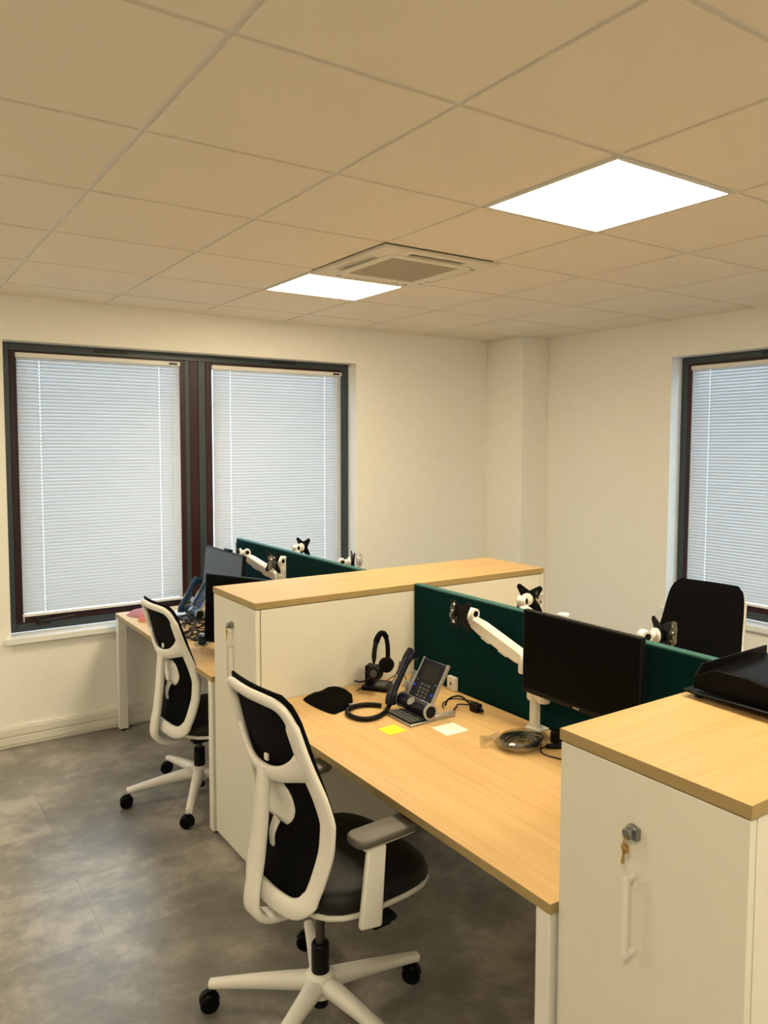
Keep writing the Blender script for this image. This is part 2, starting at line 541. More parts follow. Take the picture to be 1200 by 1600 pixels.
blind(T(XR + REV - .026, 1.098, 0) @ RZ(-90), 1.05, .747, 2.312, 'white slatted blind on the side window behind the far black office chair')

# ------------------------------------------------------------------ ceiling fittings
LN = {(2, -1): 'large square glowing ceiling panel, the nearer of the two lit panels',
      (2, 2): 'square glowing ceiling panel beside the air conditioning cassette',
      (2, -4): 'square ceiling panel over the near cupboard, behind the viewer',
      (-2, -4): 'square ceiling panel above the viewer on the left',
      (-3, 2): 'square ceiling panel on the left side of the room beyond the frame',
      (2, -7): 'square ceiling panel at the far end of the room behind the viewer'}
for (i, j) in LAMPS:
    r = empty('ceiling_light', (i*.6 + .3, j*.6 + .3, H))
    tag(r, LN[(i, j)], 'ceiling light')
    b = MB(); a, c = .291, .280
    for x0, x1, y0, y1 in ((-a, a, -a, -c), (-a, a, c, a), (-a, -c, -c, c), (c, a, -c, c)):
        b.box(x0, x1, y0, y1, -.004, .006)
    b.build('lamp_frame', LAMPF, r)
    MB().box(-c, c, -c, c, -.002, .004).build('diffuser', LAMP, r)
r = empty('ceiling_air_conditioner', (1.525, 0.935, H))
tag(r, 'square cassette air conditioner with dark grille set in the ceiling', 'air conditioner')
b = MB()
a = .300
def ring(b, a, c, z0, z1):
    for x0, x1, y0, y1 in ((-a, a, -a, -c), (-a, a, c, a), (-a, -c, -c, c), (c, a, -c, c)):
        b.box(x0, x1, y0, y1, z0, z1)
# panel pieces around four slots
s0, s1, sl = .238, .285, .155
HO = .325
b.box(-HO, HO, -HO, -s1, -.016, -.0005); b.box(-HO, HO, s1, HO, -.016, -.0005)
b.box(-HO, -s1, -s1, s1, -.016, -.0005); b.box(s1, HO, -s1, s1, -.016, -.0005)
for sx in (-1, 1):
    for sy in (-1, 1):
        x0, x1 = sorted((sx*sl, sx*s1)); y0, y1 = sorted((sy*s0, sy*s1)); b.box(x0, x1, y0, y1, -.016, -.0005)
        x0, x1 = sorted((sx*s0, sx*s1)); y0, y1 = sorted((sy*sl, sy*s0)); b.box(x0, x1, y0, y1, -.016, -.0005)
ring(b, .238, .190, -.018, -.0005)
b.build('cover_panel', ACW, r, bevel=.002)
gb = MB(); 
gb.box(-.190, .190, -.190, .190, -.012, -.001)
for k in range(26):
    q = -.185 + k * .37 / 25
    gb.box(-.189, .189, q - .0018, q + .0018, -.016, -.012)
gb.build('intake_grille', GRILLE, r)
for k in range(4):
    mm = RZ(90 * k)
    MB().box(-sl, sl, -s1, -s0, -.0035, -.001, mm).build('outlet_slot', BLACKM, r)
    MB().box(-sl + .006, sl - .006, -.012, .010, -.0015, .0015, mm @ T(0, -(s0+s1)/2 - (.004 if k else -.006), -.011) @ RX(12 if k != 0 else 24)).build('louvre', ACW, r, bevel=.001)
for x, y in ((.255, .20), (-.20, .262), (.20, .262), (.262, -.20)):
    MB().box(x - .012, x + .012, y - .005, y + .005, -.0172, -.0155).build('clip_mark', BLACKM, r)

# ------------------------------------------------------------------ cupboards
def edging(x0, x1, y0, y1, z0, z1, parent):
    b = MB(); t = .0012
    b.box(x0, x0 + t, y0, y1, z0 + .0002, z1 - .0002); b.box(x1 - t, x1, y0, y1, z0 + .0002, z1 - .0002)
    b.box(x0 + t, x1 - t, y0, y0 + t, z0 + .0002, z1 - .0002); b.box(x0 + t, x1 - t, y1 - t, y1, z0 + .0002, z1 - .0002)
    return b.build('edge_band', EDGEX, parent)
def cupboard(x0, x1, y0, y1, side, top, label, handle_z=(.735, .907), yh=-.0):
    """side: -1 the door faces -X, +1 faces +X"""
    r = empty('cupboard', ((x0+x1)/2, (y0+y1)/2, 0))
    tag(r, label, 'cupboard')
    hx, hy = (x1-x0)/2, (y1-y0)/2
    TZ = top - .026
    S = side
    b = MB()
    xa, xb = (-hx + .024, hx - .001) if S < 0 else (-hx + .001, hx - .024)
    b.box(xa, xb, -hy, hy, .02, TZ - .004)
    b.build('carcass', CAB, r, bevel=.0015)
    MB().box(-hx + .03, hx - .03, -hy + .02, hy - .02, .0005, .02).build('plinth', CABGAP, r)
    MB().box(-hx + .01, hx - .01, -hy + .006, hy - .006, TZ - .004, TZ).build('shadow_gap', CABGAP, r)
    tp = MB().box(-hx - .001, hx - .001, -hy - .002, hy + .002, TZ, top).build('top_panel', WOODX, r, bevel=.0005)
    edging(-hx - .002, hx, -hy - .003, hy + .003, TZ, top, tp)
    dx0, dx1 = (-hx, -hx + .02) if S < 0 else (hx - .02, hx)
    d = MB().box(dx0, dx1, -hy, hy, .022, TZ - .004).build('door', CAB, r, bevel=.0015)
    fx = -hx if S < 0 else hx
    mm = T(fx, 0, 0) @ RZ(-90 if S < 0 else 90)       # local -y outward, x along door
    # in door frame: +x local = -Y world for S<0
    # handle: square bar pull
    z0, z1 = handle_z
    hb = MB(); w = .0055
    X = yh
    hb.box(X - w, X + w, -.032, -.022, z0, z1, mm)
    hb.box(X - w, X + w, -.022, 0, z0, z0 + .010, mm); hb.box(X - w, X + w, -.022, 0, z1 - .010, z1, mm)
    hb.build('handle', WHITEP, d, bevel=.001)
    L = MB(); zl = z1 + .085
    L.lathe([(.016, 0), (.016, .008), (.0125, .010), (.0125, .022), (.010, .024)], mm @ T(X - .006, 0, zl) @ RX(90), 20)
    L.box(X + .004, X + .012, -.014, 0, zl - .012, zl + .012, mm)
    L.build('lock', CHROME, d, bevel=.001)
    K = MB()
    ring_pts = [mm @ Vector((X - .006 - .004*math.sin(t_), -.026, zl - .016 + .012 * math.cos(t_))) for t_ in [2*PI*q/12 for q in range(12)]]
    K.tube(ring_pts, .0012, 6, closed=True)
    kk = mm @ T(X - .008, -.022, zl - .030) @ RY(12)
    K.prism([(math.cos(t_)*.010, math.sin(t_)*.011) for t_ in [2*PI*q/14 for q in range(14)]], .002, kk @ RX(90))
    K.box(-.003, .003, -.002, 0, -.036, -.008, kk); K.box(.003, .005, -.002, 0, -.034, -.030, kk); K.box(.003, .005, -.002, 0, -.027, -.023, kk)
    K.build('key', BRASS, d)
    return r
TOP = 1.146
cupboard(.632, 1.439, .690, 1.130, -1, TOP, 'white wood-topped cupboard with lock facing the chairs, mid-room between the two desk rows', (.755, .927), -.012)
cupboard(1.441, 2.249, .690, 1.130, 1, TOP, 'far half of the white wood-topped cupboard run, seen above the green screen', (.755, .927), -.012)
cupboard(.632, 1.439, -1.394, -.944, -1, TOP, 'large white wood-topped cupboard at the lower right corner with black tray on it', (.735, .907), -.018)

# ------------------------------------------------------------------ desks
def desk(x0, x1, y0, y1, label, woodm=WOODY):
    r = empty('office_desk', ((x0+x1)/2, (y0+y1)/2, 0))
    tag(r, label, 'desk', 'office desks')
    hx, hy = (x1-x0)/2, (y1-y0)/2
    dt = MB().box(-hx + .001, hx - .001, -hy + .001, hy - .001, .710, .735).build('desktop', woodm, r, bevel=.0005)
    edging(-hx, hx, -hy, hy, .710, .735, dt)
    for s in (-1, 1):
        b = MB()
        ya, yb = sorted((s*(hy - .004), s*(hy - .048)))
        b.box(-hx + .002, -hx + .056, ya, yb, 0.012, .7095)
        b.box(hx - .056, hx - .002, ya, yb, 0.012, .7095)
        b.box(-hx + .056, hx - .056, ya, yb, .665, .7095)
        lg = b.build('leg_frame', WHITEM, r, bevel=.003)
        for x in (-hx + .029, hx - .029):
            MB().cyl((x, (ya+yb)/2, 0.0005), (x, (ya+yb)/2, .012), .016).build('levelling_foot', BLACKM, lg)
    MB().box(hx - .12, hx - .08, -hy + .048, hy - .048, .66, .7095).build('crossbeam', WHITEM, r, bevel=.002)
    return r
desk(.612, 1.413, -.938, .684, 'light oak desk with black phone and yellow note, behind the nearest white chair')
desk(1.455, 2.249, -.938, .684, 'light oak desk on the far side of the nearer green screen, mostly hidden')
desk(.618, 1.413, 1.136, 2.715, 'light oak desk by the left window with cables and pink cloth')
desk(1.455, 2.249, 1.136, 2.715, 'light oak desk on the far side of the rear green screen, mostly hidden')
# cable slot rail in the near desk, side panel below the rear desk end
def screen(y0, y1, label):
    o = empty('desk_divider', (1.434, (y0 + y1)/2, .690))
    L = (y1 - y0)/2
    MB().box(-.015, .015, -L, L, 0, .452).build('fabric_panel', TEAL, o, bevel=.004, seg=2)
    MB().box(-.0155, .0155, -L - .0005, L + .0005, .449, .460).build('lit_top_edge', TEALLIT, o, bevel=.005, seg=3)  # strip added so the top edge of the fabric looks lit
    tag(o, label, 'desk divider')
    return o
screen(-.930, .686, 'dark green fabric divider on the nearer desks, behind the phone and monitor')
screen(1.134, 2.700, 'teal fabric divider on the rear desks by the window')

# ------------------------------------------------------------------ office chairs
PROF = [(.40, -.14), (.49, -.125), (.56, -.112), (.64, -.106), (.74, -.106), (.83, -.130), (.94, -.165), (1.04, -.193), (1.10, -.215), (1.12, -.23)]
BOW = [(.45, .075), (.65, .075), (.80, .062), (.90, .050), (1.05, .035), (1.1, .03)]
def bk(u, z, off=0, k=1.0):
    zz = z
    x = lerp_tab(PROF, zz)
    q = max(0, 1 - (u / .20) ** 2)
    return Vector((x - lerp_tab(BOW, zz) * q * k + off, u, z))
def chair(label, loc, rz, drop=0.0, spin=64, arms=True, cat='office chair', arm_drop=0):
    r = empty('office_chair', loc, rz)
    tag(r, label, cat, 'white framed office chairs')
    D = -drop
    up = T(0, 0, D)
    def S(mb):      # drop upper assembly
        mb.v = [(x, y, z + D) for x, y, z in mb.v]; return mb
    # outer frame loop
    loop = [(0, 1.083), (.08, 1.083), (.138, 1.076), (.166, 1.045), (.176, .985), (.186, .90), (.199, .81), (.206, .735), (.198, .65), (.180, .56), (.163, .505), (.125, .482), (.06, .490), (0, .497)]
    full = loop + [(-u, z) for u, z in loop[-2:0:-1]]
    pts2 = crom([Vector((u, z, 0)) for u, z in full], 4, True)
    P, N, Wd = [], [], []
    for q in pts2:
        u, z = q.x, q.y
        P.append(bk(u, z))
        dz = (lerp_tab(PROF, z + .02) - lerp_tab(PROF, z - .02)) / .04
        du = 2 * u / .04 * lerp_tab(BOW, z) * 1.0
        N.append(Vector((1, -du * .55, -dz)).normalized())
        Wd.append(.032 if z > 1.03 else (.056 if z < .52 else .047))
    b = MB(); b.strap(P, N, Wd, .020, closed=True, c=.25)
    # crossbar
    cb = [(-.180, .905), (-.14, .882), (-.08, .858), (0, .848), (.08, .858), (.14, .882), (.180, .905)]
    cp = crom([Vector((u, z, 0)) for u, z in cb], 4)
    P = [bk(q.x, q.y) for q in cp]
    N = [Vector((1, -q.x * 2, .3)).normalized() for q in cp]
    b.strap(P, N, [.046 + .05 * abs(q.x/.18) ** 4 for q in cp], .018)
    fr = S(b).build('back_frame', WHITEP, r, smooth=60)
    # spine: post running down behind the back, hooking forward under the seat
    sp = [(-.190, .850), (-.196, .78), (-.204, .68), (-.216, .58), (-.232, .50), (-.232, .445), (-.200, .412), (-.14, .398), (-.04, .398)]
    cp = crom([Vector((x, 0, z)) for x, z in sp], 4)
    Ns = []
    for i in range(len(cp)):
        t_ = (cp[min(i+1, len(cp)-1)] - cp[max(i-1, 0)]).normalized()
        Ns.append(Vector((-t_.z, 0, t_.x)))
    ws = [.052 + .012 * min(1, i / 20) for i in range(len(cp))]
    b = MB(); b.strap(cp, Ns, ws, .026, c=.25)
    S(b).build('spine', WHITEP, r, smooth=60)
    # mesh fabric in front of the frame
    b = MB()
    NU, NZ = 16, 26
    wtab = [(.475, .125), (.50, .160), (.56, .188), (.65, .210), (.735, .224), (.81, .216), (.90, .204), (.985, .196), (1.045, .188), (1.080, .176), (1.104, .145)]
    vs, fs = [], []
    for i in range(NZ + 1):
        z = .478 + (1.106 - .478) * i / NZ
        w = lerp_tab(wtab, z)
        for j in range(NU + 1):
            u = w * (2 * j / NU - 1)
            vs.append(bk(u, z, .0145, .76))
    for i in range(NZ):
        for j in range(NU):
            a = i*(NU+1)+j
            fs.append((a, a+1, a+NU+2, a+NU+1))
    b.add(vs, fs)
    S(b).build('back_mesh', MESHF, r, solid=.007)
    # lumbar pad and its lever
    b = MB()
    vs, fs = [], []
    for i in range(9):
        z = .690 + .125 * i / 8
        w = .085 * (1 - .35 * abs(2 * i / 8 - 1) ** 3)
        for j in range(13):
            u = w * (2 * j / 12 - 1)
            vs.append(bk(u, z, .004, .62))
    for i in range(8):
        for j in range(12):
            a = i*13+j
            fs.append((a, a+1, a+14, a+13))
    b.add(vs, fs)
    lp = S(b).build('lumbar_pad', WHITEP, r, solid=.008)
    b = MB()
    for sgn in (-1,):
        cp = crom([bk(-.02, .70, -.006, .7), bk(-.012, .66, -.014, .7), bk(0, .615, -.004, .7)], 5)
        b.strap(cp, Vector((1, 0, 0)), [.034 - .014 * i / (len(cp)-1) for i in range(len(cp))], .010, c=.3)
    S(b).build('lumbar_lever', WHITEP, lp, bevel=.002)
    S(MB().box(-.186, -.178, -.010, .010, .872, .892)).build('height_slider', WHITEP, r, bevel=.002)
    # seat
    def seat_loop(sc, z, fx=1):
        out = []
        for q in range(40):
            a = 2 * PI * q / 40
            ca, sa = math.cos(a), math.sin(a)
            rr_ = (abs(ca) ** 3.4 + abs(sa) ** 3.4) ** (-1 / 3.4)
            x = .085 + .225 * rr_ * ca * sc
            y = .238 * rr_ * sa * sc
            dip = -.018 * max(0, (x - .2) / .1) ** 1.5 if x > .2 else 0
            out.append((x, y, z + dip * (1 if z > .47 else .6)))
        return out
    def stack(layers):
        b = MB(); vs = []; fs = []
        for sc, z in layers:
            vs += seat_loop(sc, z)
        for k in range(len(layers) - 1):
            for q in range(40):
                q2 = (q + 1) % 40
                fs.append((k*40+q, k*40+q2, (k+1)*40+q2, (k+1)*40+q))
        fs.append(tuple(range(39, -1, -1))); fs.append(tuple((len(layers)-1)*40 + q for q in range(40)))
        b.add(vs, fs); return b
    S(stack([(.97, .463), (1.0, .470), (1.0, .495), (.97, .512), (.90, .522), (.7, .527), (.4, .525), (.1, .523)])).build('seat', SEATF, r, smooth=80)
    S(stack([(.90, .440), (1.0, .450), (1.012, .458), (1.012, .464), (.98, .466)])).build('seat_shell', WHITEP, r, smooth=60)
    b = MB()
    b.box(-.06, .17, -.075, .075, .375, .4405); b.box(.05, .11, -.25, .25, .405, .425)
    S(b).build('tilt_mechanism', BLACKP, r, bevel=.01)
    b = MB().cyl((.06, -.15, .40 + D), (.06, -.07, .40 + D), .006)
    b.box(.035, .095, -.235, -.15, .392 + D, .402 + D)
    b.build('height_lever', BLACKP, r, bevel=.003)
    if arms:
        for s in (-1, 1):
            b = MB()
            # lower bracket then flat upright blade
            poly = [(-.036, .437), (.030, .425), (.036, .432), (.050, .66), (-.012, .672), (-.040, .445)]
            m = T(0, s * .262 + .009, 0) @ RX(90)
            b.prism(poly, .018, m)
            ar = S(b).build('arm_post', WHITEP, r, bevel=.006)
            b = MB()
            b.box(-.03, .15, s*.245 - .030, s*.245 + .030, .664 , .674)
            S(b).build('arm_slide', WHITEP, ar, bevel=.003)
            b = MB()
            outline = rrect(.245, .086, .030, 6, .070, s * .243)
            m = T(0, 0, .674)
            n = len(outline)
            lay = [(.90, 0), (1.0, .005), (1.0, .017), (.96, .022), (.84, .024)]
            vs, fs = [], []
            for sc, z in lay:
                for (x, y) in outline:
                    vs.append((.070 + (x-.070)*(1-(1-sc)*.3), s*.243 + (y - s*.243)*sc, .674 + z))
            for k in range(len(lay)-1):
                for q in range(n):
                    q2 = (q+1) % n
                    fs.append((k*n+q, k*n+q2, (k+1)*n+q2, (k+1)*n+q))
            fs.append(tuple(range(n-1, -1, -1))); fs.append(tuple((len(lay)-1)*n+q for q in range(n)))
            b.add(vs, fs)
            S(b).build('arm_pad', PADM, r, smooth=50)
    # column
    MB().lathe([(.0145, .20), (.0145, .42 + D)]).build('gas_lift', GAS, r)
    MB().lathe([(.024, .05), (.024, .11), (.028, .15), (.028, .245), (.024, .25), (.024, .251)]).build('column_cover', BLACKP, r)
    # five-star base
    b = MB()
    b.lathe([(.030, .085), (.045, .09), (.050, .12), (.045, .150), (.034, .158), (.0285, .160)])
    for k in range(5):
        a = R(spin + 72 * k)
        d = Vector((math.cos(a), math.sin(a), 0)); sd = Vector((-d.y, d.x, 0))
        cp = [d*(.022 + .332*t_) + Vector((0, 0, .124 - .040 * t_ ** 1.3)) for t_ in [q/10 for q in range(11)]]
        n = len(cp)
        b.strap(cp, Vector((0,0,1)), [.060 - .028 * (i/(n-1)) ** .7 for i in range(n)], [.056 - .030 * i/(n-1) for i in range(n)], c=.25)
    S0 = b.build('star_base', WHITEP, r, smooth=50)
    for k in range(5):
        a = R(spin + 72 * k)
        cx, cy = .345 * math.cos(a), .345 * math.sin(a)
        tr = R(145 + [0, 22, -18, 30, -8][k]) - rz
        m = T(cx, cy, 0) @ Matrix.Rotation(tr, 4, 'Z')
        b = MB()
        for s in (-1, 1):
            b.lathe([(.012, 0), (.025, 0), (.0300, .005), (.0300, .016), (.025, .021), (.01, .021)], m @ T(.012, s*.0125 - .0105, .0302) @ RX(-90), 26)
        b.cyl(m @ Vector((.012, -.014, .0287)), m @ Vector((.012, .014, .0287)), .008)
        c = b.build('caster', GLOSSB, r, smooth=40)
        b = MB(); b.cyl(m @ Vector((0, 0, .040)), m @ Vector((0, 0, .078)), .008)
        b.strap(crom([m @ Vector((.012+.031*math.cos(t_), 0, .0302+.033*math.sin(t_))) for t_ in (R(20), R(60), R(100), R(140), R(175))], 3), [Vector((0,0,0.001))+ (m.to_3x3() @ Vector((math.cos(R(20+155*i/12)), 0, math.sin(R(20+155*i/12))))) for i in range(13)], .012, .005)
        b.build('fork', BLACKP, c)
    return r
chair('white framed office chair with black mesh back at the nearer desk, closest to the viewer', (.4665, -.125, 0), .06, 0, 64)
chair('white framed office chair with black mesh back at the rear desk by the left window', (.716, 1.560, 0), .075, .08, 93)
chair('office chair seen from its front beyond the green divider, below the side window', (2.58, .08, 0), 3.255, 0, 20)

# ------------------------------------------------------------------ monitor arms
def vesa_plate(b, m):
    """plate in local XY plane, thickness along z, centred"""
    pts = []
    for k in range(4):
        a = R(45 + 90 * k)
        c, s = math.cos(a), math.sin(a)
        for rr_, da in ((.074, -8), (.078, 0), (.074, 8), (.046, 24), (.034, 45)):
            t_ = a + R(da)
            pts.append((rr_ * math.cos(t_), rr_ * math.sin(t_)))
    b.prism(pts, .004, m)
    b.lathe([(.024, 0), (.024, .012), (.018, .016)], m @ RX(180), 16)
PLATES = []
def arm(label, base, top, links, sx):
    """links: list of (joint height, end xyz, head) in world coordinates; head = plate normal angle or None"""
    r = empty('monitor_mount', base)
    tag(r, label, 'monitor arm')
    B = Vector(base)
    h = top - base[2]
    b = MB()
    n = 24; prof = []
    for q in range(n):
        a = 2 * PI * q / n
        prof.append((.0195 * math.cos(a), .0195 * math.sin(a)) if q % 6 else (.0145 * math.cos(a), .0145 * math.sin(a)))
    b.prism(prof, h - .012, T(0, 0, .004))
    po = b.build('pole', WHITEM, r, smooth=25)
    MB().lathe([(.022, h - .012), (.022, h - .003), (.019, h)]).build('pole_cap', WHITEP, po)
    b = MB(); b.lathe([(.034, .0005), (.034, .006), (.030, .012), (.024, .014)])
    x0, x1 = sorted((0, -sx * .040))
    b.box(x0, x1, -.035, .035, .0005, .007)
    b.build('clamp_base', WHITEM, r, bevel=.002)
    for (jz, end, head) in links:
        E = Vector(end) - B
        dirxy = Vector((E.x, E.y, 0)).normalized()
        j0 = dirxy * .05 + Vector((0, 0, jz - base[2]))
        b = MB()
        b.lathe([(.029, -.022), (.031, -.018), (.031, .018), (.029, .022)], T(0, 0, j0.z - .03))
        b.strap([Vector((0, 0, j0.z - .03)), dirxy * .03 + Vector((0,0,j0.z-.03)), dirxy * .055 + Vector((0, 0, j0.z - .03))], Vector((0, 0, 1)), .042, .040, c=.25)
        b.lathe([(.021, -.05), (.023, -.046), (.023, .012), (.021, .016)], T(j0.x, j0.y, j0.z))
        jo = b.build('joint', WHITEP, r, smooth=50)
        L_ = E - j0
        d = L_.normalized()
        side = d.cross(Vector((0, 0, 1))).normalized(); nn = side.cross(d)
        b = MB()
        k = [0, .05, .12, .45, .80, .95, 1.0]
        b.strap([j0 + L_ * t_ for t_ in k], nn, [.036, .044, .046, .046, .045, .040, .028], [.036, .050, .054, .054, .053, .044, .030], c=.18)
        ao = b.build('spring_arm', WHITEP, r, smooth=40)
        for t_ in (.33, .66):
            c0 = j0 + L_ * t_ - nn * .029
            mm = Matrix((d, side, nn)).transposed().to_4x4(); mm.translation = c0
            MB().box(-.022, .022, -.014, .014, -.005, .006, mm).build('cable_clip', WHITEP, ao, bevel=.002)
        if head is not None:
            ha = R(head)
            nrm = Vector((math.cos(ha), math.sin(ha), 0)); lat = Vector((-nrm.y, nrm.x, 0))
            b = MB()
            b.cyl(E + Vector((0, 0, -.01)), E + Vector((0, 0, .018)), .016)
            c0 = E + Vector((0, 0, .030))
            q = b.cyl(c0 - lat * .018, c0 + lat * .018, .021, 24)
            b.cyl(c0, c0 + nrm * .036, .014)
            b.lathe([(.022, 0), (.026, .003), (.026, .012), (.022, .015)], Matrix.Translation(c0 + nrm * .034) @ nrm.to_track_quat('Z', 'Y').to_matrix().to_4x4(), 20)
            hd = b.build('swivel_head', WHITEP, r, smooth=40)
            b = MB()
            b.cyl(c0 - lat * .0195, c0 + lat * .0195, .012, 20)
            b.build('hub_insert', BLACKP, hd)
            b = MB()
            Zq = nrm.to_track_quat('Z', 'Y').to_matrix().to_4x4()
            vesa_plate(b, Matrix.Translation(c0 + nrm * .062) @ Zq)
            b.build('mounting_plate', BLACKP, r, bevel=.001)
            PLATES.append(B + c0 + nrm * .066)
    return r

def bag(label, loc, sx, sy, sz, seed, tilt=(0, 0, 0), what='plastic_bag'):
    rnd = random.Random(seed)
    b = MB(); vs, fs = [], []
    NU, NV = 16, 14
    for i in range(NV + 1):
        t_ = i / NV
        for j in range(NU):
            a = 2 * PI * j / NU
            w = math.sin(PI * (t_ * .9 + .05)) ** .55
            x = sx * w * math.cos(a); y = sy * w * math.sin(a) * (0.25 + .75 * math.sin(PI * t_))
            z = sz * (t_ - 1)
            nv = noise.noise_vector(Vector((x * 60 + seed, y * 60, z * 60))) * .010
            vs.append((x + nv.x, y + nv.y, z + nv.z * .5))
    for i in range(NV):
        for j in range(NU):
            j2 = (j + 1) % NU
            fs.append((i*NU+j, i*NU+j2, (i+1)*NU+j2, (i+1)*NU+j))
    fs.append(tuple(range(NU))); fs.append(tuple(NV*NU + j for j in range(NU)))
    b.add(vs, fs)
    o = b.build(what, PLASTIC, None, smooth=20)
    o.location = loc; o.rotation_euler = tilt
    # screws inside
    s = MB()
    for q in range(5):
        p = Vector((rnd.uniform(-sx, sx) * .4, rnd.uniform(-sy, sy) * .3, -sz * rnd.uniform(.45, .85)))
        dd = Vector((rnd.uniform(-1, 1), rnd.uniform(-1, 1), rnd.uniform(-1, 1))).normalized() * .008
        s.cyl(p - dd, p + dd, .0018, 8); s.cyl(p + dd, p + dd * 1.25, .0038, 8)
    s.build('screws', BLACKP, o)
    tag(o, label, 'bag', 'clear plastic screw bags on the mounting plates')
    return o
DZ = .735
arm('white monitor arm on the nearer desk, raised empty head and a monitor', (1.372, -.130, DZ), 1.02, [(.985, (1.320, .165, 1.090), 182), (.90, (1.335, -.385, .985), None)], -1)
arm('white monitor arm beyond the nearer green divider, only its heads and cap showing', (1.515, -.130, DZ), 1.150, [(.98, (1.60, .175, 1.105), 20), (.92, (1.60, -.43, 1.085), -20)], 1)
arm('white monitor arm on the rear desk with a raised left arm and folded right arm', (1.372, 1.92, DZ), 1.125, [(1.00, (1.30, 2.26, 1.085), 160), (.93, (1.300, 1.80, 1.090), 200)], -1)
arm('white monitor arm beyond the rear teal divider near the window', (1.515, 1.92, DZ), 1.100, [(.96, (1.61, 2.20, 1.095), 20), (.93, (1.62, 1.66, 1.075), -20)], 1)
def hung(k, dx, dy, dz): 
    p = PLATES[k]; return (p.x + dx, p.y + dy, p.z + dz)
bag('crinkled clear bag on the raised arm head above the desk phone', hung(0, -.006, .030, .052), .020, .014, .085, 3)
bag('clear screw bag beyond the divider, just left of the big monitor', hung(1, .022, -.030, .050), .022, .014, .085, 8)
bag('clear screw bag on the arm head in front of the far chair', hung(2, .022, -.030, .050), .020, .014, .085, 12)
bag('clear screw bag on the folded rear arm head beside its pole', hung(4, -.022, -.035, .050), .024, .016, .10, 17)
bag('clear screw bag on the rearmost right arm head by the window edge', hung(6, .022, -.03, .050), .020, .014, .085, 21)

# ------------------------------------------------------------------ monitors
def monitor(label, c, w, h, rz, tilt, smat, stand=False, cam_=False, logo=True):
    """screen faces local -y; c = centre"""
    base = Vector((c[0], c[1], DZ if stand else c[2] - h/2))
    r = empty('monitor', base, rz)
    tag(r, label, 'monitor')
    z = c[2] - base.z
    m = T(0, 0, z) @ RX(tilt)
    MB().box(-w/2, w/2, 0, .022, -h/2, h/2, m).build('housing', BLACKP, r, bevel=.003)
    MB().box(-w*.3, w*.3, .022, .042, -h*.3, h*.3, m).build('rear_cover', BLACKP, r, bevel=.008)
    MB().box(-w/2 + .007, w/2 - .007, -.0008, .001, -h/2 + .018, h/2 - .007, m).build('display', smat, r)
    if logo:
        MB().box(-.013, .013, -.0012, 0, -h/2 + .006, -h/2 + .010, m).build('maker_mark', SILVER, r)
    if cam_:
        MB().box(.01, .09, -.004, .022, h/2, h/2 + .014, m).build('camera_bar', BLACKP, r, bevel=.003)
    if stand:
        MB().prism(rrect(.24, .18, .02), .010, T(0, .03, .0008)).build('stand_base', BLACKP, r, bevel=.003)
        MB().box(-.03, .03, .045, .065, .008, z + .02).build('stand_neck', BLACKP, r, bevel=.004)
    return r
monitor('large black monitor hanging in front of the nearer green divider', (1.270, -.417, 1.055), .502, .296, -PI/2, 0, SCREENM)
monitor('grey reflecting monitor on the rear desk before the window mullion', (1.10, 2.185, .985), .57, .33, -PI/2, -5, SCREENREFL, cam_=True, logo=False)
monitor('black monitor standing close behind the middle cupboard, mostly hidden by it', (.895, 1.405, .945), .51, .35, R(-64), -3, SCREENM, stand=True, logo=False)

